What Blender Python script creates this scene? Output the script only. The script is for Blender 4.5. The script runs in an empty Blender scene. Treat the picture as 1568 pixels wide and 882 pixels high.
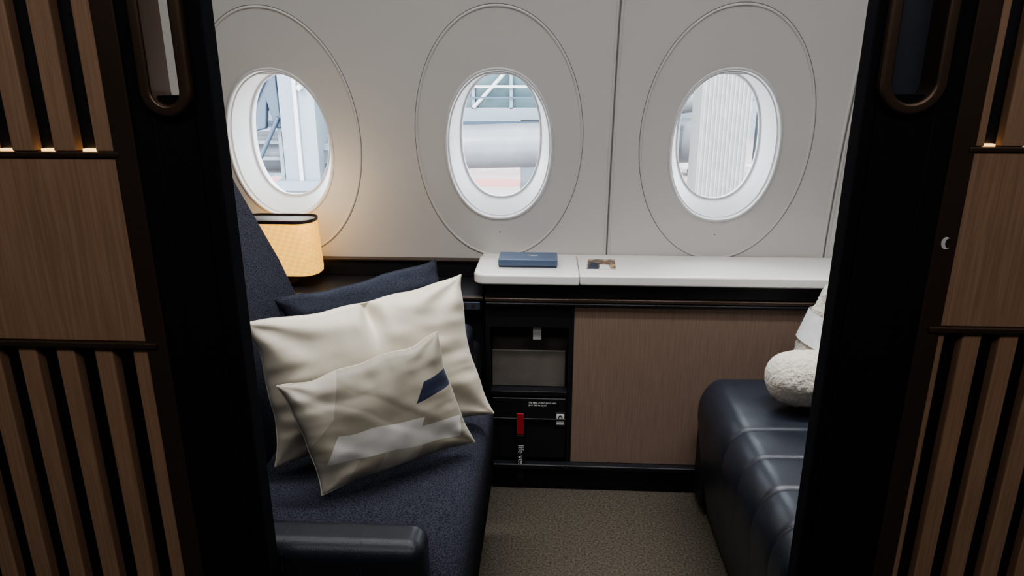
import bpy, bmesh, math
from mathutils import Vector, noise, Matrix

C = bpy.context.scene.collection

# ---------------------------------------------------------------- materials
def _n(nt, t, **kw):
    n = nt.nodes.new(t)
    for k, v in kw.items():
        setattr(n, k, v)
    return n

def mat(name, c1, c2=None, rough=0.6, metal=0.0, scale=(40, 40, 40), nscale=1.0, detail=4, bump=0.0,
        bdist=0.002, coat=0.0, emit=None, estr=0.0, spec=0.5, bscale=None, sheen=0.0, lo=0.35, hi=0.65):
    m = bpy.data.materials.new(name); m.use_nodes = True
    nt = m.node_tree; nt.nodes.clear(); L = nt.links
    out = _n(nt, 'ShaderNodeOutputMaterial'); p = _n(nt, 'ShaderNodeBsdfPrincipled')
    L.new(p.outputs[0], out.inputs[0])
    p.inputs['Roughness'].default_value = rough
    p.inputs['Metallic'].default_value = metal
    p.inputs['Coat Weight'].default_value = coat
    p.inputs['Coat Roughness'].default_value = 0.2
    p.inputs['Specular IOR Level'].default_value = spec
    p.inputs['Sheen Weight'].default_value = sheen
    tc = _n(nt, 'ShaderNodeTexCoord'); mp = _n(nt, 'ShaderNodeMapping')
    mp.inputs['Scale'].default_value = scale
    L.new(tc.outputs['Object'], mp.inputs[0])
    nz = _n(nt, 'ShaderNodeTexNoise'); nz.inputs['Scale'].default_value = nscale
    nz.inputs['Detail'].default_value = detail
    L.new(mp.outputs[0], nz.inputs['Vector'])
    if c2 is None: c2 = tuple(x * 0.9 for x in c1)
    cr = _n(nt, 'ShaderNodeValToRGB')
    cr.color_ramp.elements[0].position = lo; cr.color_ramp.elements[1].position = hi
    cr.color_ramp.elements[0].color = (*c2, 1); cr.color_ramp.elements[1].color = (*c1, 1)
    L.new(nz.outputs[0], cr.inputs[0]); L.new(cr.outputs[0], p.inputs['Base Color'])
    if bump:
        b = _n(nt, 'ShaderNodeBump'); b.inputs['Strength'].default_value = bump
        b.inputs['Distance'].default_value = bdist
        src = nz
        if bscale:
            src = _n(nt, 'ShaderNodeTexNoise'); src.inputs['Scale'].default_value = bscale
            src.inputs['Detail'].default_value = 3
            L.new(tc.outputs['Object'], src.inputs['Vector'])
        L.new(src.outputs[0], b.inputs['Height']); L.new(b.outputs[0], p.inputs['Normal'])
    if emit:
        p.inputs['Emission Color'].default_value = (*emit, 1)
        p.inputs['Emission Strength'].default_value = estr
    return m

M = {}
M['panel'] = mat('cabin_panel_offwhite', (.66, .65, .635), (.64, .63, .615), rough=.55, scale=(3, 3, 3), bump=.05, bscale=900, bdist=.0006)
M['groove'] = mat('groove_grey', (.22, .215, .21), rough=.8)
M['wood_door'] = mat('ash_wood', (.40, .25, .165), (.31, .19, .122), rough=.5, scale=(300, 300, 10), detail=5, bump=.15, bdist=.0008)
M['wood_cab'] = mat('taupe_wood', (.28, .195, .15), (.22, .15, .115), rough=.5, scale=(300, 300, 10), detail=5, bump=.12, bdist=.0008)
M['black'] = mat('black_laminate', (.010, .010, .013), rough=.5, scale=(20, 20, 20))
M['blackfab'] = mat('black_fabric', (.013, .014, .019), (.007, .008, .011), rough=.9, scale=(700, 700, 700), bump=.3, bdist=.0008, spec=.15)
M['brownmetal'] = mat('bronze_brown_trim', (.085, .058, .045), rough=.4, metal=.5, scale=(5, 5, 5))
M['bronze'] = mat('bronze_handle', (.15, .10, .075), rough=.38, metal=.75, scale=(5, 5, 5))
M['navyfab'] = mat('navy_tweed', (.050, .051, .070), (.012, .013, .021), rough=.95, scale=(420, 420, 420), detail=3, bump=.6, bdist=.0012, spec=.2, lo=.4, hi=.6)
M['navypil'] = mat('navy_pillow_wool', (.046, .050, .068), (.024, .026, .038), rough=.95, scale=(380, 380, 380), bump=.5, bdist=.001, spec=.2)
M['leather'] = mat('navy_leather', (.020, .023, .034), (.016, .019, .028), rough=.38, scale=(30, 30, 30), bump=.35, bdist=.0008, bscale=420, spec=.6)
M['cream'] = mat('cream_satin', (.70, .635, .52), (.67, .605, .49), rough=.5, scale=(9, 9, 9), bump=.10, bdist=.0006, bscale=900, sheen=.15)
M['table'] = mat('white_solid_surface', (.88, .86, .82), (.85, .83, .79), rough=.3, scale=(6, 6, 6), coat=.2)
M['carpet'] = mat('carpet_taupe', (.110, .096, .075), (.052, .045, .035), rough=1, scale=(170, 170, 170), detail=5, bump=.9, bdist=.004, spec=.1)
M['nichegrey'] = mat('niche_liner', (.17, .15, .13), (.13, .115, .10), rough=.6, scale=(14, 14, 14))
M['white'] = mat('white_print', (.8, .8, .78), rough=.6)
M['red'] = mat('red_webbing', (.38, .02, .025), rough=.7)
M['book'] = mat('blue_box', (.085, .12, .20), (.075, .11, .18), rough=.3, scale=(20, 20, 20))
M['bookedge'] = mat('blue_box_side', (.03, .042, .075), rough=.5)
M['paper'] = mat('paper', (.82, .82, .84), rough=.7)
M['fleece'] = mat('cream_fleece', (.74, .68, .59), (.56, .51, .43), rough=1, scale=(130, 130, 130), detail=6, bump=1.0, bdist=.006, sheen=.4)
M['wallgrey'] = mat('cabin_grey', (.25, .245, .24), rough=.7, scale=(4, 4, 4))
M['led'] = mat('warm_led', (.9, .6, .3), rough=.5, emit=(1.0, .62, .25), estr=1.6)
M['slate'] = mat('slate_panel', (.05, .06, .085), rough=.4)
M['cardtan'] = mat('card_tan', (.50, .36, .22), (.16, .11, .08), rough=.5, scale=(45, 45, 45), lo=.45, hi=.55)

def mat_reveal(name, tr):
    m = bpy.data.materials.new(name); m.use_nodes = True
    nt = m.node_tree; nt.nodes.clear(); L = nt.links
    out = _n(nt, 'ShaderNodeOutputMaterial'); mx = _n(nt, 'ShaderNodeMixShader')
    p = _n(nt, 'ShaderNodeBsdfPrincipled'); p.inputs['Base Color'].default_value = (.80, .81, .82, 1); p.inputs['Roughness'].default_value = .35
    t = _n(nt, 'ShaderNodeBsdfTranslucent'); t.inputs[0].default_value = (.85, .88, .9, 1)
    mx.inputs[0].default_value = tr
    L.new(p.outputs[0], mx.inputs[1]); L.new(t.outputs[0], mx.inputs[2]); L.new(mx.outputs[0], out.inputs[0])
    return m
M['reveal'] = mat_reveal('window_reveal_white', .06)
M['bead'] = mat('window_bead_white', (.74, .74, .74), rough=.35)

def mat_pane(name, tint, gl):
    m = bpy.data.materials.new(name); m.use_nodes = True
    nt = m.node_tree; nt.nodes.clear(); L = nt.links
    out = _n(nt, 'ShaderNodeOutputMaterial'); mx = _n(nt, 'ShaderNodeMixShader')
    a = _n(nt, 'ShaderNodeBsdfTransparent'); a.inputs[0].default_value = (*tint, 1)
    g = _n(nt, 'ShaderNodeBsdfGlossy'); g.inputs['Roughness'].default_value = .05
    mx.inputs[0].default_value = gl
    L.new(a.outputs[0], mx.inputs[1]); L.new(g.outputs[0], mx.inputs[2]); L.new(mx.outputs[0], out.inputs[0])
    return m
M['pane'] = mat_pane('acrylic_pane', (.96, .98, 1), .03)

def mat_shade():
    m = bpy.data.materials.new('lamp_shade_woven'); m.use_nodes = True
    nt = m.node_tree; nt.nodes.clear(); L = nt.links
    out = _n(nt, 'ShaderNodeOutputMaterial'); p = _n(nt, 'ShaderNodeBsdfPrincipled'); L.new(p.outputs[0], out.inputs[0])
    tc = _n(nt, 'ShaderNodeTexCoord'); mp = _n(nt, 'ShaderNodeMapping'); mp.inputs['Scale'].default_value = (75, 75, 110)
    mp.inputs['Rotation'].default_value = (0, .5, 0)
    L.new(tc.outputs['Object'], mp.inputs[0])
    ck = _n(nt, 'ShaderNodeTexChecker'); ck.inputs['Scale'].default_value = 1.0
    ck.inputs['Color1'].default_value = (1.0, .56, .12, 1); ck.inputs['Color2'].default_value = (.90, .47, .09, 1)
    L.new(mp.outputs[0], ck.inputs[0]); L.new(ck.outputs[0], p.inputs['Base Color']); L.new(ck.outputs[0], p.inputs['Emission Color'])
    p.inputs['Emission Strength'].default_value = .85; p.inputs['Roughness'].default_value = .8
    return m
M['shade'] = mat_shade()

# ---------------------------------------------------------------- geometry helpers
def empty(name):
    e = bpy.data.objects.new(name, None); e.empty_display_size = .05; C.objects.link(e); return e

def mesh_obj(name, verts, faces, m, parent=None, smooth=False, uvs=None):
    me = bpy.data.meshes.new(name); me.from_pydata([tuple(v) for v in verts], [], faces); me.update()
    if uvs:
        ul = me.uv_layers.new(name='UVMap')
        for lp in me.loops: ul.data[lp.index].uv = uvs[lp.vertex_index]
    ob = bpy.data.objects.new(name, me); C.objects.link(ob)
    if m: me.materials.append(m)
    if smooth:
        for p in me.polygons: p.use_smooth = True
    if parent: ob.parent = parent
    return ob

def fixn(ob):
    bm = bmesh.new(); bm.from_mesh(ob.data); bmesh.ops.remove_doubles(bm, verts=bm.verts, dist=1e-6)
    bmesh.ops.recalc_face_normals(bm, faces=bm.faces); bm.to_mesh(ob.data); bm.free()

def bev(ob, w, seg=3):
    b = ob.modifiers.new('bev', 'BEVEL'); b.width = w; b.segments = seg; b.limit_method = 'ANGLE'; b.angle_limit = math.radians(35)
    for p in ob.data.polygons: p.use_smooth = True
    wn = ob.modifiers.new('wn', 'WEIGHTED_NORMAL'); wn.keep_sharp = True
    return ob

def box(name, x0, x1, y0, y1, z0, z1, m, parent=None, bevel=0, seg=3):
    v = [(x, y, z) for x in (x0, x1) for y in (y0, y1) for z in (z0, z1)]
    f = [(0, 1, 3, 2), (4, 6, 7, 5), (0, 4, 5, 1), (2, 3, 7, 6), (0, 2, 6, 4), (1, 5, 7, 3)]
    ob = mesh_obj(name, v, f, m, parent); fixn(ob)
    if bevel: bev(ob, bevel, seg)
    return ob

def prism(name, pts, axis, a, b, m, parent=None, bevel=0, seg=3):
    """extrude 2d polygon. axis 'y': pts=(x,z); 'z': pts=(x,y); 'x': pts=(y,z)"""
    def P(p, t):
        if axis == 'y': return (p[0], t, p[1])
        if axis == 'z': return (p[0], p[1], t)
        return (t, p[0], p[1])
    n = len(pts); v = [P(p, a) for p in pts] + [P(p, b) for p in pts]
    f = [tuple(range(n)), tuple(range(2 * n - 1, n - 1, -1))] + [(i, (i + 1) % n, n + (i + 1) % n, n + i) for i in range(n)]
    ob = mesh_obj(name, v, f, m, parent); fixn(ob)
    if bevel: bev(ob, bevel, seg)
    return ob

def tube(name, pts, r, m, parent=None, cyclic=False, res=4):
    c = bpy.data.curves.new(name, 'CURVE'); c.dimensions = '3D'; s = c.splines.new('POLY'); s.points.add(len(pts) - 1)
    for i, p in enumerate(pts): s.points[i].co = (*p, 1)
    s.use_cyclic_u = cyclic; c.bevel_depth = r; c.bevel_resolution = res; c.use_fill_caps = True; c.materials.append(m)
    ob = bpy.data.objects.new(name, c); C.objects.link(ob)
    if parent: ob.parent = parent
    return ob

def text(name, body, size, loc, rot, m, parent):
    c = bpy.data.curves.new(name, 'FONT'); c.body = body; c.size = size; c.extrude = .0003; c.materials.append(m)
    ob = bpy.data.objects.new(name, c); C.objects.link(ob); ob.location = loc; ob.rotation_euler = rot; ob.parent = parent
    return ob

# ---------------------------------------------------------------- camera
cam = bpy.data.cameras.new('camera'); cam.sensor_width = 36; cam.lens = 36 * 1045 / 1568; cam.clip_start = .02; cam.clip_end = 500
co = bpy.data.objects.new('camera', cam); C.objects.link(co); co.location = (0, 0, 1.16)
co.rotation_euler = (math.radians(90 - 17), 0, math.radians(3)); bpy.context.scene.camera = co

# ---------------------------------------------------------------- window wall
def Y(z):
    K = [(0, 2.0), (.66, 1.99), (.85, 1.975), (1.0, 1.957), (1.2, 1.92), (1.36, 1.873), (1.5, 1.81), (1.7, 1.68), (1.9, 1.5), (2.1, 1.3)]
    if z <= K[0][0]: return K[0][1]
    for i in range(len(K) - 1):
        if z <= K[i + 1][0]:
            z0, y0 = K[i]; z1, y1 = K[i + 1]
            m0 = (K[i + 1][1] - K[max(i - 1, 0)][1]) / (K[i + 1][0] - K[max(i - 1, 0)][0])
            j = min(i + 2, len(K) - 1); m1 = (K[j][1] - K[i][1]) / (K[j][0] - K[i][0])
            h = z1 - z0; t = (z - z0) / h
            return (2 * t**3 - 3 * t**2 + 1) * y0 + (t**3 - 2 * t**2 + t) * h * m0 + (-2 * t**3 + 3 * t**2) * y1 + (t**3 - t**2) * h * m1
    return K[-1][1]

CX = [-2.03, -1.40, -.77, -.14, .49, 1.12, 1.75]
HW = .315; ZB, ZT = .58, 1.44
NA = 96
def sell(th, a, b, n):
    c, s = math.cos(th), math.sin(th)
    return (a * math.copysign(abs(c) ** (2 / n), c), b * math.copysign(abs(s) ** (2 / n), s))
RO = dict(a=.150, b=.209, cz=.977, n=2.15)
RI = dict(a=.120, b=.182, cz=1.000, n=2.25)
verts = []; faces = []
for cx in CX:
    base = len(verts); KR = 14
    for k in range(KR + 1):
        t = k / KR
        for i in range(NA):
            th = 2 * math.pi * (i + .5) / NA
            ex, ez = sell(th, RO['a'], RO['b'], RO['n'])
            ix, iz = cx + ex, RO['cz'] + ez
            dx, dz = ex, ez
            zc = RO['cz']
            sx = HW / abs(dx) if abs(dx) > 1e-9 else 1e9
            sz = ((ZT - zc) / dz) if dz > 0 else ((ZB - zc) / dz if dz < 0 else 1e9)
            s = min(sx, sz); rx, rz = cx + dx * s, zc + dz * s
            x = ix + (rx - ix) * t; z = iz + (rz - iz) * t
            verts.append((x, Y(z), z))
    for k in range(KR):
        for i in range(NA):
            j = (i + 1) % NA
            faces.append((base + k * NA + i, base + k * NA + j, base + (k + 1) * NA + j, base + (k + 1) * NA + i))
    o = base + KR * NA
    for (sxg, szg) in ((1, 1), (-1, 1), (-1, -1), (1, -1)):
        cxp = (cx + sxg * HW, ZT if szg > 0 else ZB)
        for i in range(NA):
            j = (i + 1) % NA
            A = verts[o + i]; B = verts[o + j]
            onx = lambda q: abs(q[0] - cxp[0]) < 1e-6
            onz = lambda q: abs(q[2] - cxp[1]) < 1e-6
            if (onx(A) and onz(B) and not onz(A)) or (onz(A) and onx(B) and not onx(A)):
                verts.append((cxp[0], Y(cxp[1]), cxp[1])); faces.append((o + i, o + j, len(verts) - 1))
X0, X1 = CX[0] - HW, CX[-1] + HW
def strip(z0, z1, n):
    base = len(verts)
    for i in range(n + 1):
        z = z0 + (z1 - z0) * i / n
        verts.append((X0, Y(z), z)); verts.append((X1, Y(z), z))
    for i in range(n):
        faces.append((base + 2 * i, base + 2 * i + 1, base + 2 * i + 3, base + 2 * i + 2))
strip(0, ZB, 4); strip(ZT, 2.1, 16)
w = mesh_obj('wall_window_side', verts, faces, M['panel'], smooth=True)
fixn(w)

for wi, cx in enumerate(CX):
    e = empty('window_%d' % (wi + 1))
    vs = []; fs = []; K = 16
    for k in range(K + 1):
        t = k / K
        rr = t ** 1.1
        for i in range(NA):
            th = 2 * math.pi * (i + .5) / NA
            a = RO['a'] + (RI['a'] - RO['a']) * rr; b = RO['b'] + (RI['b'] - RO['b']) * rr
            cz = RO['cz'] + (RI['cz'] - RO['cz']) * rr; n = RO['n'] + (RI['n'] - RO['n']) * t
            ex, ez = sell(th, a, b, n); z = cz + ez
            y0 = Y(z); vs.append((cx + ex, y0 + (2.045 - y0) * t, z))
    for k in range(K):
        for i in range(NA):
            j = (i + 1) % NA; fs.append((k * NA + i, (k + 1) * NA + i, (k + 1) * NA + j, k * NA + j))
    mesh_obj('reveal', vs, fs, M['reveal'], e, smooth=True)
    vs = []; fs = []
    for k, (y, g) in enumerate(((2.045, 0), (2.043, -.003), (2.046, -.006), (2.055, -.006), (2.058, .004), (2.12, .014))):
        for i in range(NA):
            th = 2 * math.pi * (i + .5) / NA; ex, ez = sell(th, RI['a'] + g, RI['b'] + g, RI['n'])
            vs.append((cx + ex, y, RI['cz'] + ez))
    for k in range(5):
        for i in range(NA):
            j = (i + 1) % NA; fs.append((k * NA + i, (k + 1) * NA + i, (k + 1) * NA + j, k * NA + j))
    mesh_obj('sleeve', vs, fs, M['bead'], e, smooth=True)
    mesh_obj('pane', [(cx + sell(2 * math.pi * i / NA, RI['a'], RI['b'], RI['n'])[0], 2.057, RI['cz'] + sell(2 * math.pi * i / NA, RI['a'], RI['b'], RI['n'])[1]) for i in range(NA)], [tuple(range(NA))], M['pane'], e)
    pts = []; ptb = []
    for i in range(NA):
        th = 2 * math.pi * i / NA; ex, ez = sell(th, RO['a'] + .001, RO['b'] + .001, RO['n']); z = RO['cz'] + ez
        pts.append((cx + ex, Y(z) - .0005, z))
        ex, ez = sell(th, RO['a'] - .006, RO['b'] - .006, RO['n']); z = RO['cz'] + ez
        ptb.append((cx + ex, Y(z) + .012, z))
    tube('bead', pts, .0040, M['bead'], e, True)
    tube('bead_inner', ptb, .0025, M['bead'], e, True)
    tube('shade_pull', [(cx - .05, 1.985, 1.176), (cx + .05, 1.985, 1.176)], .0035, M['bead'], e)
    pts = []; pts2 = []
    for i in range(NA):
        th = 2 * math.pi * i / NA; ex, ez = sell(th, .236, .348, 2.05); z = .998 + ez
        pts.append((cx + ex, Y(z) + .0004, z)); ex, ez = sell(th, .2320, .3440, 2.05); z = .998 + ez
        pts2.append((cx + ex, Y(z) + .0010, z))
    tube('surround_groove', pts, .0014, M['groove'], e, True)
    tube('surround_edge', pts2, .0040, M['panel'], e, True, res=6)
    tube('screw', [(cx, Y(.725) - .001, .725), (cx, Y(.725) + .003, .725)], .002, M['groove'], e)

for i, sx in enumerate((-1.085, .178, .812, 1.435)):
    for dx, r, m in ((0, .0018, M['groove']), (.006, .0042, M['panel']), (-.006, .0042, M['panel'])):
        pts = [(sx + dx, Y(.6 + k * .05) - (.0 if dx == 0 else -.001), .6 + k * .05) for k in range(30)]
        tube('trim_%d' % (i * 3 + (0 if dx == 0 else (1 if dx > 0 else 2)) + 1), pts, r, m)

# ---------------------------------------------------------------- cabin shell
box('floor', -2.4, 2.2, -1.6, 2.02, -.05, 0, M['carpet'])
box('ceiling', -2.4, 2.2, -1.6, 2.1, 2.1, 2.15, M['wallgrey'])
box('wall_aisle_side', -2.4, 2.2, -1.65, -1.6, 0, 2.1, M['wallgrey'])
box('wall_left', -2.45, -2.35, -1.6, 2.1, 0, 2.15, M['wallgrey'])
box('wall_right', 2.07, 2.15, -1.6, 2.1, 0, 2.15, M['wallgrey'])

# ---------------------------------------------------------------- suite doors
def door(name, sgn, y, edge, hx0, hx1, fx, px, slat0, pitch, sw, zu, zl, backing):
    """sgn -1: door left of the opening.  All x given as positive distances from x=0"""
    e = empty(name); th = .032; H = 1.42
    X = lambda a: sgn * a
    def B(n, a, b, y0, y1, z0, z1, m, bevel=0):
        x0, x1 = sorted((X(a), X(b))); return box(n, x0, x1, y0, y1, z0, z1, m, e, bevel)
    zs = 1.118 + .012
    B('jamb_edge', edge, hx0, y, y + th, .02, H, M['blackfab'], .003)
    B('jamb_below_slot', hx0, hx1, y, y + th, .02, zs + .012, M['blackfab'])
    B('jamb_above_slot', hx0, hx1, y, y + th, 1.38, H, M['blackfab'])
    B('jamb_body', hx1, fx, y, y + th, .02, H, M['blackfab'])
    B('seam_strip', fx - .028, fx - .0265, y - .001, y + .002, .02, H, M['black'])
    B('frame_strip', fx, px + .004, y - .004, y + th, .02, H, M['brownmetal'], .002)
    cxm = (hx0 + hx1) / 2; ro = (hx1 - hx0) / 2 + .004; ri = ro - .0135
    outer = []; inner = []; N = 24
    zc0 = 1.118 + ro; zc1 = 1.40 - ro
    for k in range(N + 1):
        a = math.pi + math.pi * k / N; outer.append((ro * math.cos(a), zc0 + ro * math.sin(a))); inner.append((ri * math.cos(a), zc0 + ri * math.sin(a)))
    for k in range(N + 1):
        a = math.pi * k / N; outer.append((ro * math.cos(a), zc1 + ro * math.sin(a))); inner.append((ri * math.cos(a), zc1 + ri * math.sin(a)))
    n = len(outer); vs = []
    for (P, yy) in ((outer, y - .012), (inner, y - .012), (inner, y + th + .004), (outer, y + th + .004)):
        for p in P: vs.append((X(cxm) + p[0], yy, p[1]))
    fs = []
    for r in range(4):
        for k in range(n):
            j = (k + 1) % n; q = (r + 1) % 4
            fs.append((r * n + k, r * n + j, q * n + j, q * n + k))
    h = mesh_obj('pull_handle', vs, fs, M['bronze'], e); fixn(h); bev(h, .0035, 3)
    if backing: B('slot_backing', hx0, hx1, y + th - .004, y + th, 1.12, 1.39, M['slate'])
    far = 1.25
    B('backing_panel', px, far, y + .016, y + th, .02, H, M['black'])
    B('wood_band', px, far, y - .002, y + .016, zl + .006, zu - .006, M['wood_door'], .002)
    B('band_trim_top', px - .004, far, y - .006, y + .016, zu - .006, zu, M['brownmetal'], .0015)
    B('band_trim_bottom', px - .012, far, y - .008, y + .016, zl - .002, zl + .006, M['brownmetal'], .0015)
    a = slat0; k = 0
    while a < far - sw:
        B('slat_lower_%d' % k, a, a + sw, y, y + .017, .06, zl - .002, M['wood_door'], .0025)
        B('slat_upper_%d' % k, a, a + sw + .002, y, y + .017, zu, 1.40, M['wood_door'], .0025)
        B('led_%d' % k, a + sw + .006, a + pitch - .004, y + .008, y + .0155, zu, zu + .003, M['led'])
        a += pitch; k += 1
    B('foot_rail', edge, far, y, y + th, .0, .06, M['black'])
    B('top_rail', edge, far, y - .004, y + th + .004, H - .02, H, M['brownmetal'], .003)
    return e
door('door_1', -1, .80, .390, .413, .465, .488, .512, .513, .0520, .0250, 1.077, .829, False)
d2 = door('door_2', 1, .90, .391, .407, .478, .505, .530, .519, .0490, .0250, 1.079, .834, True)
pts = [(.519 + .006 * math.cos(a), .956 + .008 * math.sin(a)) for a in [math.radians(60 + k * 240 / 16) for k in range(17)]]
pts += [(.522 + .0045 * math.cos(a), .956 + .0065 * math.sin(a)) for a in [math.radians(290 - k * 220 / 16) for k in range(17)]]
prism('moon_icon', pts, 'y', .8945, .8958, M['white'], d2)

box('wall_suite_left', -1.28, -1.22, .84, 1.76, 0, 1.25, M['black'], bevel=.01)
box('wall_suite_right', 1.20, 1.25, .94, 1.76, 0, 1.25, M['wood_cab'], bevel=.01)

# ---------------------------------------------------------------- side console (window side)
con = empty('side_console')
fy = 1.77
box('cabinet_body_wood', .078, 1.19, fy, fy + .02, .088, .578, M['wood_cab'], con, .002)
box('cabinet_back', -.165, 1.19, 1.97, 1.985, 0, .63, M['black'], con)
box('under_table_band', -.165, 1.19, fy + .004, 1.97, .590, .632, M['black'], con, .003)
box('trim_line', -.168, 1.19, fy - .006, fy + .03, .580, .590, M['brownmetal'], con, .002)
box('trim_line_low', -.165, 1.19, fy - .012, fy + .03, .572, .579, M['black'], con, .002)
box('kick_board', -.145, 1.19, fy - .005, fy + .02, 0, .072, M['black'], con, .002)
box('kick_ledge', -.16, 1.19, fy - .022, fy + .02, .072, .088, M['black'], con, .004)
box('stile_left', -.167, -.154, fy, 1.97, .088, .572, M['black'], con)
box('stile_mid', .064, .078, fy, 1.97, .088, .572, M['black'], con)
box('upper_panel', -.154, .064, fy, 1.97, .506, .572, M['black'], con)
box('niche_shelf', -.154, .064, fy - .004, 1.97, .298, .313, M['black'], con, .002)
box('niche_back', -.154, .064, 1.865, 1.875, .313, .506, M['nichegrey'], con)
box('pocket_front', -.150, .062, fy - .004, fy + .008, .10, .292, M['black'], con, .004)
box('pocket_lip', -.150, .062, fy - .010, fy - .004, .225, .231, M['black'], con, .002)
box('pocket_body', -.154, .064, fy + .01, 1.97, .088, .298, M['black'], con)
box('niche_tag', -.035, -.012, 1.79, 1.793, .462, .502, M['paper'], con)
box('niche_leaflet', -.152, .058, 1.80, 1.806, .313, .425, M['nichegrey'], con, .003)
text('pocket_print', 'life vest under your seat\npull tab to open', .008, (-.045, fy - .0045, .276), (math.radians(90), 0, 0), M['white'], con)
box('label_plate', .030, .062, fy - .0065, fy - .004, .205, .250, M['black'], con, .001)
box('label_icon', .035, .057, fy - .0075, fy - .0062, .212, .246, M['white'], con, .0015)
tube('label_icon_neck', [(.046 + .005 * math.cos(a), fy - .0078, .234 + .007 * math.sin(a)) for a in [k * math.pi / 8 for k in range(16)]], .0013, M['black'], con, True)
box('red_tab', -.078, -.058, fy - .012, fy - .008, .180, .246, M['red'], con, .001)
box('strap', -.077, -.057, fy - .018, fy - .013, .035, .18, M['black'], con, .001)
text('strap_print', 'life vest', .024, (-.0735, fy - .0185, .150), (math.radians(90), math.radians(90), 0), M['white'], con)
box('left_top', -1.22, -.172, 1.775, 1.975, .55, .592, M['black'], con, .006)
box('left_front', -1.22, -.172, 1.79, 1.81, .0, .55, M['black'], con)
box('left_trim', -1.22, -.172, 1.768, 1.776, .582, .590, M['brownmetal'], con, .002)
box('left_backsplash', -1.22, -.192, 1.962, 1.984, .592, .640, M['black'], con, .002)
box('left_edge', -1.22, -.192, 1.955, 1.986, .640, .645, M['brownmetal'], con, .001)
box('seat_side_ledge', -1.22, -.178, 1.56, 1.768, .0, .47, M['black'], con, .02, 4)
box('socket_plate', -.235, -.18, 1.762, 1.768, .556, .578, M['slate'], con, .002)
for k in range(2):
    tube('socket_%d' % k, [(-.222 + k * .024, 1.7615, .567), (-.222 + k * .024, 1.766, .567)], .006, M['brownmetal'], con)
box('inner_armrest', -.55, -.19, 1.60, 1.70, .47, .545, M['leather'], con, .022, 4)

def counter(name, x0, x1, y0, y1, z0, z1, rl, m, parent):
    pts = [(x1, y0), (x1, y1), (x0 + .02, y1)]
    pts += [(x0, y1 - .02)]
    N = 10
    for k in range(N + 1):
        a = math.pi + (math.pi / 2) * k / N
        pts.append((x0 + rl + rl * math.cos(a), y0 + rl + rl * math.sin(a)))
    return prism(name, pts, 'z', z0, z1, m, parent, .006, 4)
ct = empty('counter_top')
counter('flap', -.197, .0885, 1.752, 1.975, .631, .66, .035, M['table'], ct)
box('slab', .0895, 1.19, 1.756, 1.975, .631, .66, M['table'], ct, .006, 4)
box('slab_back', -.19, 1.19, 1.972, 1.988, .63, .659, M['table'], ct)

bk = empty('amenity_box')
box('lid', -.134, .030, 1.826, 1.915, .6645, .683, M['book'], bk, .002)
box('base', -.132, .028, 1.828, 1.913, .6600, .6645, M['bookedge'], bk)
for k, (a, b) in enumerate(((-.045, .012), (-.03, .004))):
    tube('print_%d' % k, [(-.055 + j * .006, 1.875 + .006 * math.sin(j * 1.3 + k), .6833) for j in range(6)], .0004, M['white'], bk)
cd = empty('postcard')
prism('card', [(.107, 1.812), (.193, 1.812), (.203, 1.945), (.119, 1.947)], 'z', .66, .6612, M['paper'], cd)
prism('picture', [(.110, 1.818), (.190, 1.818), (.197, 1.925), (.120, 1.925)], 'z', .6612, .6616, M['cardtan'], cd)
prism('picture_dark', [(.112, 1.820), (.140, 1.820), (.150, 1.885), (.125, 1.892)], 'z', .6616, .6618, M['bookedge'], cd)
prism('picture_light', [(.145, 1.820), (.178, 1.820), (.172, 1.862), (.15, 1.866)], 'z', .6616, .6618, M['paper'], cd)

# ---------------------------------------------------------------- lamp
lp = empty('table_lamp')
def rrect(cx, cy, hx, hy, r, n=8):
    o = []
    for (sx, sy, a0) in ((1, 1, 0), (-1, 1, 90), (-1, -1, 180), (1, -1, 270)):
        for k in range(n + 1):
            a = math.radians(a0 + 90 * k / n); o.append((cx + sx * (hx - r) + r * math.cos(a), cy + sy * (hy - r) + r * math.sin(a)))
    return o
def loft(name, rings, m, parent, caps=True):
    n = len(rings[0]); vs = [v for r in rings for v in r]; fs = []
    for k in range(len(rings) - 1):
        for i in range(n):
            j = (i + 1) % n; fs.append((k * n + i, k * n + j, (k + 1) * n + j, (k + 1) * n + i))
    if caps: fs += [tuple(range(n - 1, -1, -1)), tuple(range((len(rings) - 1) * n, len(rings) * n))]
    ob = mesh_obj(name, vs, fs, m, parent, smooth=True); fixn(ob); return ob
cxl, cyl = -.766, 1.875
rings = []
for z, g in ((.628, .006), (.641, .007), (.70, .004), (.757, .001), (.777, 0)):
    rings.append([(x, y, z) for x, y in rrect(cxl, cyl, .109 + g, .055 + g * .5, .045)])
loft('shade', rings, M['shade'], lp, False)
loft('top_band', [[(x, y, z) for x, y in rrect(cxl, cyl, .1105, .0565, .045)] for z in (.777, .786)], M['black'], lp, False)
loft('diffuser', [[(x, y, z) for x, y in rrect(cxl, cyl, .106, .053, .045)] for z in (.778, .780)], M['nichegrey'], lp)
loft('bottom_cap', [[(x, y, z) for x, y in rrect(cxl, cyl, .111, .055, .045)] for z in (.629, .632)], M['bronze'], lp)
tube('stem', [(cxl, cyl, .597), (cxl, cyl, .77)], .012, M['bronze'], lp)
tube('foot', [(cxl, cyl, .592), (cxl, cyl, .60)], .045, M['bronze'], lp)

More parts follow.
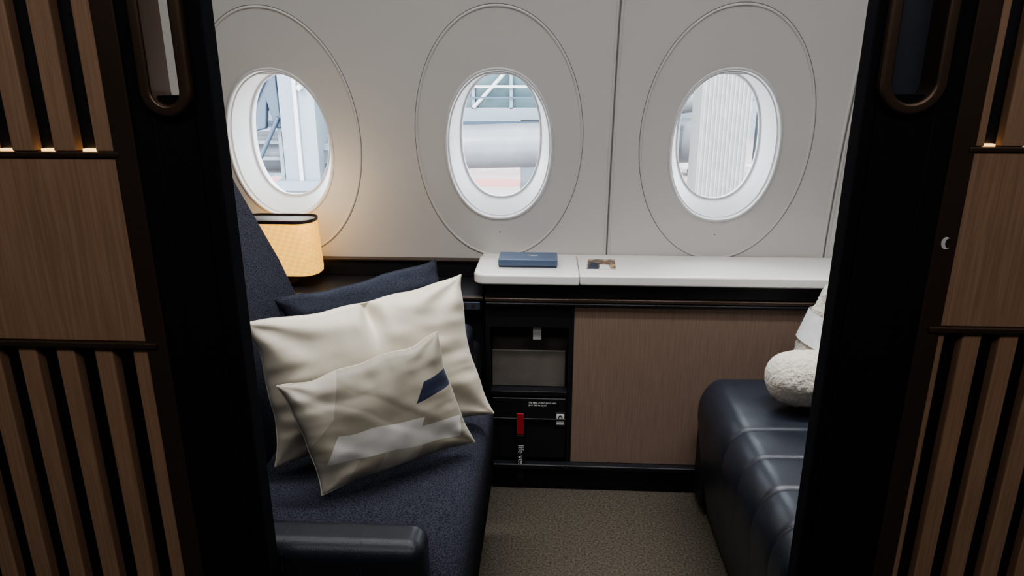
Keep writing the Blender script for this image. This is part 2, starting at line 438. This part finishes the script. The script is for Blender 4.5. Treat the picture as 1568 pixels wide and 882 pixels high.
# ---------------------------------------------------------------- seat
st = empty('airline_seat')
def cushion(name, x0, x1, y0, y1, z0, z1, r, crown, m, parent, n=40, seams=()):
    vs = []; fs = []
    for j in range(n + 1):
        for i in range(n + 1):
            u = -1 + 2 * i / n; v = -1 + 2 * j / n
            u = math.copysign(1 - (1 - abs(u)) ** 1.6, u); v = math.copysign(1 - (1 - abs(v)) ** 1.6, v)
            x = (x0 + x1) / 2 + u * (x1 - x0) / 2; y = (y0 + y1) / 2 + v * (y1 - y0) / 2
            dx = min(x - x0, x1 - x); dy = min(y - y0, y1 - y)
            def f(d): return 1 if d > r else math.sqrt(max(0, 1 - ((r - d) / r) ** 2))
            h = (z1 - r) + r * f(dx) * f(dy) + crown * (1 - u * u) * (1 - v * v)
            h += .004 * noise.noise(Vector((x * 7, y * 7, 0)))
            vs.append((x, y, h))
    for j in range(n):
        for i in range(n):
            a = j * (n + 1) + i; fs.append((a, a + 1, a + n + 2, a + n + 1))
    b = []
    for i in range(n + 1): b.append(i)
    for j in range(1, n + 1): b.append(j * (n + 1) + n)
    for i in range(n - 1, -1, -1): b.append(n * (n + 1) + i)
    for j in range(n - 1, 0, -1): b.append(j * (n + 1))
    o = len(vs)
    for k in b: vs.append((vs[k][0], vs[k][1], z0))
    L_ = len(b)
    for k in range(L_):
        j = (k + 1) % L_; fs.append((b[k], o + k, o + j, b[j]))
    fs.append(tuple(range(o, o + L_)))
    ob = mesh_obj(name, vs, fs, m, parent, smooth=True); fixn(ob); return ob
cushion('seat_cushion', -.70, -.125, .845, 1.515, .22, .425, .045, .004, M['navyfab'], st, n=64)
box('seat_base', -.70, -.175, .86, 1.52, .0, .24, M['black'], st, .01)
prism('backrest', [(-.548, .42), (-.556, .55), (-.583, .66), (-.62, .76), (-.700, .93), (-.76, 1.08), (-.80, 1.12), (-.88, 1.12), (-.90, 1.06), (-.78, .40), (-.70, .34), (-.58, .36)], 'y', .91, 1.52, M['navyfab'], st, .02, 5)
box('shell_back', -1.05, -.905, .88, 1.55, .0, 1.15, M['black'], st, .03)
ar = box('armrest_pad', -.86, -.176, .836, .912, .400, .500, M['leather'], st, .026, 7)
box('armrest_body', -.86, -.190, .838, .900, .0, .41, M['black'], st, .01)
for xx in (-.388, -.27):
    tube('armrest_stitch', [(xx, .8355, .455), (xx, .838, .484), (xx, .850, .4975), (xx, .873, .5005), (xx, .896, .4975), (xx, .910, .484)], .0008, M['slate'], st)

# ---------------------------------------------------------------- pillows
def pillow(name, TL, TR, BR, BL, T, m, pinch=.10, wr=.006, seed=0, dent=None, n=120, back=.5, ex=.5, ear=.03, fold=1.0, edge_m=None):
    TL, TR, BR, BL = map(Vector, (TL, TR, BR, BL))
    N = -((TR - TL).cross(BL - TL)).normalized()
    vs = []; fs = []; uv = []; rim = {}
    def st_(i, j):
        s = -1 + 2 * i / n; t = -1 + 2 * j / n
        return (math.copysign(1 - (1 - abs(s)) ** 1.35, s), math.copysign(1 - (1 - abs(t)) ** 1.35, t))
    def pt(i, j, side):
        s, t = st_(i, j)
        wave_s = .035 * noise.noise(Vector((t * 2.4, seed, 1))); wave_t = .035 * noise.noise(Vector((s * 2.4, seed, 2)))
        ea = 1 + ear * (abs(s * t)) ** 6
        s2 = (s * (1 - pinch * (1 - t * t) * abs(s) ** 3) + wave_s * abs(s) ** 3) * ea
        t2 = (t * (1 - pinch * (1 - s * s) * abs(t) ** 3) + wave_t * abs(t) ** 3) * ea
        u = (s2 + 1) / 2; v = (t2 + 1) / 2
        p = (TL * (1 - u) + TR * u) * (1 - v) + (BL * (1 - u) + BR * u) * v
        env = max(0, (1 - s * s) * (1 - t * t))
        h = T * env ** ex
        edge = env ** .3
        wk = 1.4 * noise.noise(Vector((s * 1.3 + seed, t * 1.3, side * 3)))
        for (q, d, sd) in ((s, 1 - abs(t), 1.0 if t > 0 else 2.0), (t, 1 - abs(s), 3.0 if s > 0 else 4.0)):
            wk += 1.0 * math.exp(-d * 3.0) * noise.noise(Vector((q * 6.0 + seed, sd * 9, side + d * .8)))
        # soft pulled creases that run diagonally out of each corner
        for (cs, ct, sd) in ((-1, -1, 1), (1, -1, 2), (1, 1, 3), (-1, 1, 4)):
            r = math.hypot(s - cs, t - ct); an = math.atan2(t - ct, s - cs)
            wk += fold * .9 * math.exp(-((r - .45) / .38) ** 2) * math.sin(an * 7.0 + seed * 2 + sd * 1.7 + 1.2 * noise.noise(Vector((r * 2, sd, seed))))
        for (ang, fr, off, am) in ((.5, 1.2, 0, .55), (-.8, 1.5, 3.3, .45)):
            c_, s_ = math.cos(ang), math.sin(ang)
            a = s * c_ + t * s_; b = -s * s_ + t * c_
            nv = noise.noise(Vector((a * fr * 1.4 + seed + off, b * fr * .3, side * 2.0)))
            wk += am * (1 - min(1, math.sqrt(nv * nv + .02) * 2.6))
        h += wr * wk * edge
        if dent:
            for (ds, dt, ws, wt, am) in dent:
                h -= am * math.exp(-((s - ds) / ws) ** 2 - ((t - dt) / wt) ** 2) * edge
        lateral = Vector((0, 0, 1)) * (noise.noise(Vector((s * 2.5, seed, t * 2))) * .008)
        # seam line waves in and out of the pillow plane
        lateral += N * (.006 * noise.noise(Vector((s * 3.5 + seed, t * 3.5, 9))) * (1 - env))
        if side > 0: return p + N * h + lateral
        return p - N * h * back + lateral
    idx = {}
    for side in (1, -1):
        for j in range(n + 1):
            for i in range(n + 1):
                b = i in (0, n) or j in (0, n)
                if side == -1 and b: idx[(side, i, j)] = idx[(1, i, j)]; continue
                s, t = st_(i, j)
                idx[(side, i, j)] = len(vs); vs.append(pt(i, j, side)); uv.append(((s + 1) / 2, (1 - t) / 2))
    for side in (1, -1):
        for j in range(n):
            for i in range(n):
                f = (idx[(side, i, j)], idx[(side, i + 1, j)], idx[(side, i + 1, j + 1)], idx[(side, i, j + 1)])
                fs.append(f if side == -1 else f[::-1])
    rimpts = [vs[idx[(1, i, 0)]] for i in range(n)] + [vs[idx[(1, n, j)]] for j in range(n)] + [vs[idx[(1, i, n)]] for i in range(n, 0, -1)] + [vs[idx[(1, 0, j)]] for j in range(n, 0, -1)]
    ob = mesh_obj(name, vs, fs, m, None, smooth=True, uvs=uv)
    bm = bmesh.new(); bm.from_mesh(ob.data); bmesh.ops.recalc_face_normals(bm, faces=bm.faces); bm.to_mesh(ob.data); bm.free()
    tube('seam', [tuple(p) for p in rimpts], .0016, edge_m or m, ob, True, 2)
    return ob

pillow('navy_cushion', (-.590, 1.40, .697), (-.255, 1.50, .764), (-.20, 1.485, .47), (-.50, 1.39, .46), .045, M['navypil'], pinch=.04, wr=.004, seed=3.3, fold=.3)
pillow('cream_pillow', (-.570, 1.20, .712), (-.188, 1.40, .753), (-.122, 1.36, .456), (-.514, 1.135, .450), .070, M['cream'], pinch=.06, wr=.0085, seed=1.7,
       dent=[(.03, -1.0, .055, .42, .055), (.10, -.75, .05, .3, .012)], back=.3, ex=.42, ear=.03, fold=.8)

def mat_logo():
    m = bpy.data.materials.new('cream_pillow_graphic'); m.use_nodes = True
    nt = m.node_tree; nt.nodes.clear(); L = nt.links
    out = _n(nt, 'ShaderNodeOutputMaterial'); p = _n(nt, 'ShaderNodeBsdfPrincipled'); L.new(p.outputs[0], out.inputs[0])
    p.inputs['Roughness'].default_value = .55; p.inputs['Sheen Weight'].default_value = .15
    uvn = _n(nt, 'ShaderNodeUVMap'); sp = _n(nt, 'ShaderNodeSeparateXYZ'); L.new(uvn.outputs[0], sp.inputs[0])
    def lin(a, b, c):
        m1 = _n(nt, 'ShaderNodeMath', operation='MULTIPLY'); L.new(sp.outputs[0], m1.inputs[0]); m1.inputs[1].default_value = a
        m2 = _n(nt, 'ShaderNodeMath', operation='MULTIPLY_ADD'); L.new(sp.outputs[1], m2.inputs[0]); m2.inputs[1].default_value = b; L.new(m1.outputs[0], m2.inputs[2])
        g = _n(nt, 'ShaderNodeMath', operation='GREATER_THAN'); L.new(m2.outputs[0], g.inputs[0]); g.inputs[1].default_value = -c
        return g
    def poly(pts):
        r = None; n = len(pts)
        for i in range(n):
            (x0, y0), (x1, y1) = pts[i], pts[(i + 1) % n]
            a, b = -(y1 - y0), (x1 - x0); c = -(a * x0 + b * y0)
            g = lin(a, b, c)
            if r is None: r = g
            else:
                mm = _n(nt, 'ShaderNodeMath', operation='MULTIPLY'); L.new(r.outputs[0], mm.inputs[0]); L.new(g.outputs[0], mm.inputs[1]); r = mm
        return r
    cur = (.38, .345, .275, 1); last = None
    for pts, col in (([(-.02, 1.02), (-.02, .40), (.20, .60), (.34, 1.02)], (.52, .475, .40, 1)),
                     ([(-.02, -.02), (.12, -.02), (.26, .20), (-.02, .28)], (.48, .44, .37, 1)),
                     ([(.30, -.02), (.56, -.02), (.66, .17), (.42, .20)], (.48, .45, .38, 1)),
                     ([(.06, .23), (.62, .18), (.72, .38), (.19, .46)], (.66, .65, .62, 1)),
                     ([(.50, .185), (.92, .11), (.98, .28), (.58, .32)], (.64, .63, .60, 1)),
                     ([(.70, .52), (.995, .57), (.995, .72), (.80, .68)], (.016, .022, .055, 1))):
        ar_ = sum(pts[i][0] * pts[(i + 1) % len(pts)][1] - pts[(i + 1) % len(pts)][0] * pts[i][1] for i in range(len(pts)))
        if ar_ < 0: pts = pts[::-1]
        pl = poly(pts); mx = _n(nt, 'ShaderNodeMix', data_type='RGBA')
        L.new(pl.outputs[0], mx.inputs[0])
        if last is None: mx.inputs[6].default_value = cur
        else: L.new(last.outputs[2], mx.inputs[6])
        mx.inputs[7].default_value = col; last = mx
    L.new(last.outputs[2], p.inputs['Base Color'])
    return m
pillow('throw_pillow', (-.475, 1.095, .629), (-.216, 1.247, .677), (-.146, 1.238, .452), (-.398, 1.058, .443), .042, mat_logo(), pinch=.04, wr=.0055, seed=8.1, back=.25, ex=.42, ear=.03, fold=.7, edge_m=M['cream'])

# ---------------------------------------------------------------- ottoman
ot = empty('leather_ottoman')
seams = [1.365, 1.25, 1.14, 1.035]
prof = [(.445, .03), (.432, .10), (.418, .18), (.405, .26), (.396, .33)]
for k in range(1, 10):
    a = math.pi - (math.pi / 2) * k / 9; prof.append((.396 + .06 + .06 * math.cos(a), .345 + .085 * math.sin(a)))
prof += [(.456 + (1.19 - .456) * k / 12, .43 + .004 * math.sin(math.pi * k / 12)) for k in range(1, 13)]
vs = []; fs = []; NY = 220; y0, y1 = .935, 1.655
for j in range(NY + 1):
    y = y0 + (y1 - y0) * j / NY
    d = 0
    for s in seams:
        d -= (.0032 * math.exp(-((y - s) / .006) ** 2) + .0034 * math.exp(-((y - s) / .030) ** 2))
    de = min(y - y0, y1 - y); r = .045
    ins = 0 if de > r else r - math.sqrt(max(0, r * r - (r - de) ** 2))
    for i, (x, z) in enumerate(prof):
        A = prof[max(i - 1, 0)]; B = prof[min(i + 1, len(prof) - 1)]
        tx, tz = B[0] - A[0], B[1] - A[1]; l = math.hypot(tx, tz); nx, nz = -tz / l, tx / l
        k = min(1, max(.15, (z - .25) / .15))
        o = d * k - ins + .0015 * noise.noise(Vector((x * 14, y * 14, z * 14)))
        vs.append((x + nx * o, y, max(.03, z + nz * o)))
npf = len(prof)
for j in range(NY):
    for i in range(npf - 1):
        fs.append((j * npf + i, j * npf + i + 1, (j + 1) * npf + i + 1, (j + 1) * npf + i))
o = len(vs); vs += [(1.19, y0, .03), (1.19, y1, .03)]
fs.append(tuple(list(range(npf)) + [o])); fs.append(tuple([NY * npf + i for i in range(npf)][::-1] + [o + 1]))
ob = mesh_obj('upholstery', vs, fs, M['leather'], ot, smooth=True); fixn(ob)
box('plinth', .455, 1.19, .96, 1.745, .0, .035, M['black'], ot)
box('rear_filler', .43, 1.19, 1.65, 1.745, .03, .30, M['black'], ot, .01)

# ---------------------------------------------------------------- fleece blankets
def roll(name, c, ax, length, r, m, parent, seed=0):
    c = Vector(c); ax = Vector(ax).normalized(); up = Vector((0, 0, 1)); s = ax.cross(up).normalized(); u = s.cross(ax).normalized()
    vs = []; fs = []; NL, NR = 64, 64
    for i in range(NL + 1):
        t = -1 + 2 * i / NL
        t = math.copysign(1 - (1 - abs(t)) ** 1.5, t)
        rr = (max(0, 1 - abs(t) ** 7)) ** .5
        for k in range(NR):
            a = 2 * math.pi * k / NR
            q = rr * r * (1 + .08 * noise.noise(Vector((t * 3, math.cos(a) * 2, math.sin(a) * 2 + seed))) + .05 * noise.noise(Vector((t * 18, math.cos(a) * 9, math.sin(a) * 9 + seed))))
            q2 = q * (1 + .06 * math.cos(2 * a))
            vs.append(c + ax * (t * length / 2) + s * (q2 * math.cos(a)) + u * (q * math.sin(a)))
    for i in range(NL):
        for k in range(NR):
            j = (k + 1) % NR; fs.append((i * NR + k, i * NR + j, (i + 1) * NR + j, (i + 1) * NR + k))
    ob = mesh_obj(name, vs, fs, m, parent, smooth=True); fixn(ob); return ob
bl = empty('rolled_blanket')
roll('fleece_roll', (.715, 1.48, .506), (1, .12, 0), .42, .066, M['fleece'], bl)
c1 = Vector((.722, 1.60, .570)); a1 = Vector((.32, .02, .95)).normalized()
roll('fleece_bundle', c1, a1, .24, .085, M['fleece'], bl, 4)
sb = a1.cross(Vector((0, 0, 1))).normalized(); ub = sb.cross(a1).normalized()
vs = []; fs = []; NR = 64
for q, t in enumerate((-.050, .025)):
    for k in range(NR):
        a = 2 * math.pi * k / NR; vs.append(c1 + a1 * t + sb * .094 * math.cos(a) + ub * .091 * math.sin(a))
for k in range(NR): fs.append((k, (k + 1) % NR, NR + (k + 1) % NR, NR + k))
mesh_obj('paper_band', vs, fs, M['paper'], bl, smooth=True)
for k in range(14):
    a = math.radians(110 + k * 9)
    pp = c1 - a1 * .010 + sb * .0945 * math.cos(a) + ub * .0915 * math.sin(a)
    pq = c1 - a1 * .010 + sb * .0945 * math.cos(a + .08) + ub * .0915 * math.sin(a + .08)
    tube('band_print_%d' % k, [pp, pq], .0012, M['bookedge'], bl)

# ---------------------------------------------------------------- exterior
M['apron'] = mat('apron_concrete', (.20, .155, .145), (.16, .115, .11), rough=.9, scale=(.05, .35, 1), detail=3)
M['steel'] = mat('painted_steel', (.16, .185, .21), (.14, .165, .19), rough=.5, scale=(1, 1, 1))
M['steeldk'] = mat('blue_grey_steel', (.04, .06, .09), rough=.5, scale=(1, 1, 1))
M['beige'] = mat('corrugated_sheet', (.19, .19, .18), rough=.6, scale=(2, 2, 2))
M['duct'] = mat('grey_duct', (.14, .145, .155), (.115, .12, .13), rough=.35, scale=(2, 2, 2))
M['vanwhite'] = mat('vehicle_white', (.36, .36, .36), rough=.4)
M['glassblue'] = mat('bridge_glass', (.075, .115, .125), (.045, .08, .09), rough=.15, scale=(.6, .6, .6))
M['redext'] = mat('red_apron_paint', (.24, .09, .075), rough=.8)
box('ground_apron', -120, 140, 2.6, 200, -5.2, -5.0, M['apron'])
mk = empty('apron_markings')
for k, (a, b) in enumerate(((33, 33.3), (41, 44), (52, 53))):
    box('line_%d' % k, -60, 60, a, b, -4.999, -4.99, M['vanwhite' if k != 1 else 'redext'], mk)

jb = empty('jet_bridge')
yb = 14.0
box('floor_beam', -9, 3.0, yb, yb + 2.5, .38, .62, M['steel'], jb)
box('lower_beam', -9, 3.0, yb - .05, yb, .28, .36, M['steeldk'], jb)
box('roof', -9, 3.0, yb - .1, yb + 2.6, 2.9, 3.2, M['steel'], jb)
box('glazing', -9, 3.0, yb + .12, yb + .14, .62, 2.9, M['glassblue'], jb)
for k in range(16):
    x = -9 + k * .75
    box('post_%d' % k, x - .03, x + .03, yb, yb + .1, .6, 2.9, M['steel'], jb)
for k in range(8):
    x = -9 + k * 1.5
    tube('brace_%d' % k, [(x, yb - .02, .62), (x + 1.5, yb - .02, 2.2)], .04, M['vanwhite'], jb)
box('rail', -9, 3.0, yb - .06, yb, 1.0, 1.05, M['vanwhite'], jb)
box('rail_low', -9, 3.0, yb - .06, yb, .80, .83, M['steeldk'], jb)
box('inner_floor_line', -9, 3.0, yb + .08, yb + .12, 1.3, 1.36, M['steeldk'], jb)
tube('underslung_duct', [(-9, yb - .6, -.35), (3.0, yb - .6, .06)], .42, M['duct'], jb, res=10)
box('support_column', -4.82, -4.18, yb - 1.6, yb - 1.0, -5, 3.2, M['steel'], jb)
box('column_flange', -4.98, -4.02, yb - 1.7, yb - .9, -.80, -.62, M['steel'], jb)
box('column_ridge', -4.55, -4.48, yb - 1.64, yb - 1.6, -.62, 3.2, M['vanwhite'], jb)
tube('column_lamp', [(-4.40, yb - 1.72, 1.02), (-4.40, yb - 1.6, 1.02)], .05, M['vanwhite'], jb)
box('side_beam', -4.18, -3.2, yb - 1.3, yb - 1.2, -.10, .02, M['steel'], jb)
box('side_beam_low', -4.18, -3.2, yb - 1.3, yb - 1.2, -.42, -.36, M['steeldk'], jb)
box('leg', -.6, -.2, yb + 1, yb + 1.4, -5, .4, M['steel'], jb)
for k in range(10):
    box('step_%d' % k, -5.9, -4.95, 12.7 + k * .02, 13.0, -1.5 + k * .3, -1.44 + k * .3, M['steel'], jb)
tube('stair_rail_a', [(-5.9, 12.5, -1.3), (-4.9, 12.5, .5)], .04, M['steeldk'], jb)
tube('stair_rail_b', [(-5.9, 12.5, -.3), (-4.9, 12.5, 1.5)], .04, M['steeldk'], jb)
prism('stair_canopy', [(-5.36, .25), (-5.16, .30), (-5.10, .75), (-4.98, .30), (-4.86, .32), (-4.90, 1.5), (-4.98, 2.2), (-5.32, 2.2), (-5.42, 1.4)], 'y', 12.52, 12.66, M['steeldk'], jb, .03)
for xx in (-6.0, -4.98): box('stair_post', xx, xx + .07, 12.6, 12.7, -5, 2.6, M['steel'], jb)

pc = empty('terminal_column')
pts = []; xx = 2.45; N = 12; wdt = .80 / N
for k in range(N):
    pts += [(xx + k * wdt, 11.5), (xx + k * wdt + wdt * .35, 11.5), (xx + k * wdt + wdt * .5, 11.475), (xx + k * wdt + wdt * .85, 11.475)]
pts += [(3.25, 11.5), (3.25, 12.2), (2.45, 12.2)]
prism('corrugated_cladding', pts, 'z', -5, 4, M['beige'], pc)
box('side_leg', 3.42, 3.52, 11.6, 11.8, -5, 4, M['steeldk'], pc)
bs = empty('bridge_support')
for k, (a, b) in enumerate((((1.5, -1.2), (2.3, .2)), ((2.3, -1.2), (1.5, .2)), ((1.4, .2), (2.4, .3)), ((1.4, -1.2), (2.4, -1.2)), ((1.4, 1.0), (2.4, 1.35)), ((1.4, -.5), (2.4, -.5)))):
    tube('bar_%d' % k, [(a[0], 12.9, a[1]), (b[0], 12.9, b[1])], .035, M['steeldk' if k < 3 else 'steel'], bs)
tube('hose', [(1.0, 12.95, .50), (1.7, 12.95, .56), (2.1, 12.95, .68), (2.6, 12.95, .76)], .17, M['duct'], bs)
for xx in (1.45, 2.28): box('pier', xx, xx + .1, 12.8, 12.9, -5, 3, M['steel'], bs)
van = empty('service_van')
prism('body', [(8.9, -4.6), (8.9, -3.4), (9.3, -2.9), (12.4, -2.9), (12.6, -3.4), (12.6, -4.6)], 'y', 46, 48, M['vanwhite'], van, .1)
box('side_glass', 9.3, 10.6, 45.96, 46.0, -3.6, -3.1, M['steeldk'], van)
for xx in (9.6, 11.8):
    tube('wheel', [(xx, 45.9, -4.6), (xx, 46.2, -4.6)], .4, M['black'], van)
tb = empty('terminal_building')
box('facade', -60, 70, 80, 90, -5, 6, M['steel'], tb)
for k in range(20): box('facade_window_%d' % k, -58 + k * 6.4, -53.5 + k * 6.4, 79.9, 80, -1, 3, M['glassblue'], tb)

# ---------------------------------------------------------------- light
wd = bpy.data.worlds.new('world'); bpy.context.scene.world = wd; wd.use_nodes = True
nt = wd.node_tree; nt.nodes.clear()
bg = nt.nodes.new('ShaderNodeBackground'); ow = nt.nodes.new('ShaderNodeOutputWorld')
bg.inputs[0].default_value = (.86, .94, 1.0, 1); bg.inputs[1].default_value = 7.0
nt.links.new(bg.outputs[0], ow.inputs[0])
sn = bpy.data.lights.new('sun', 'SUN'); sn.energy = 4; sn.angle = .02; sn.color = (1, .96, .9)
o = bpy.data.objects.new('sun', sn); C.objects.link(o); o.rotation_euler = (math.radians(50), 0, math.radians(-25))

def area(name, loc, rot, sx, sy, power, col, spread=180):
    l = bpy.data.lights.new(name, 'AREA'); l.shape = 'RECTANGLE'; l.size = sx; l.size_y = sy; l.energy = power; l.color = col
    l.spread = math.radians(spread)
    o = bpy.data.objects.new(name, l); C.objects.link(o); o.location = loc; o.rotation_euler = rot; return o
area('ceiling_light_suite', (0, .95, 2.05), (math.radians(14), 0, 0), 2.4, .35, 9.5, (1, .985, .97))
area('ceiling_light_aisle', (0, -.3, 2.05), (math.radians(26), 0, 0), 2.4, .4, 10.5, (1, .965, .935))
area('added_wash_counter', (0, 1.42, 1.67), (0, 0, 0), 2.4, .06, 5.0, (.96, .98, 1.0), 66)  # unseen light added to brighten counter and lower wall, no fixture there
for cx in CX:
    l = bpy.data.lights.new('window_portal', 'AREA'); l.shape = 'RECTANGLE'; l.size = .27; l.size_y = .40; l.cycles.is_portal = True
    o = bpy.data.objects.new('window_portal', l); C.objects.link(o); o.location = (cx, 2.13, 1.0); o.rotation_euler = (math.radians(-90), 0, 0)
pl = bpy.data.lights.new('lamp_glow_fill', 'POINT'); pl.energy = .75; pl.color = (1, .74, .45); pl.shadow_soft_size = .06  # point light added outside the shade for the lamp's warm glow on the wall
o = bpy.data.objects.new('lamp_glow_fill', pl); C.objects.link(o); o.location = (-.66, 1.82, .84); o.parent = lp

vs_ = bpy.context.scene.view_settings
vs_.view_transform = 'AgX'; vs_.look = 'AgX - Medium High Contrast'; vs_.exposure = 0.40
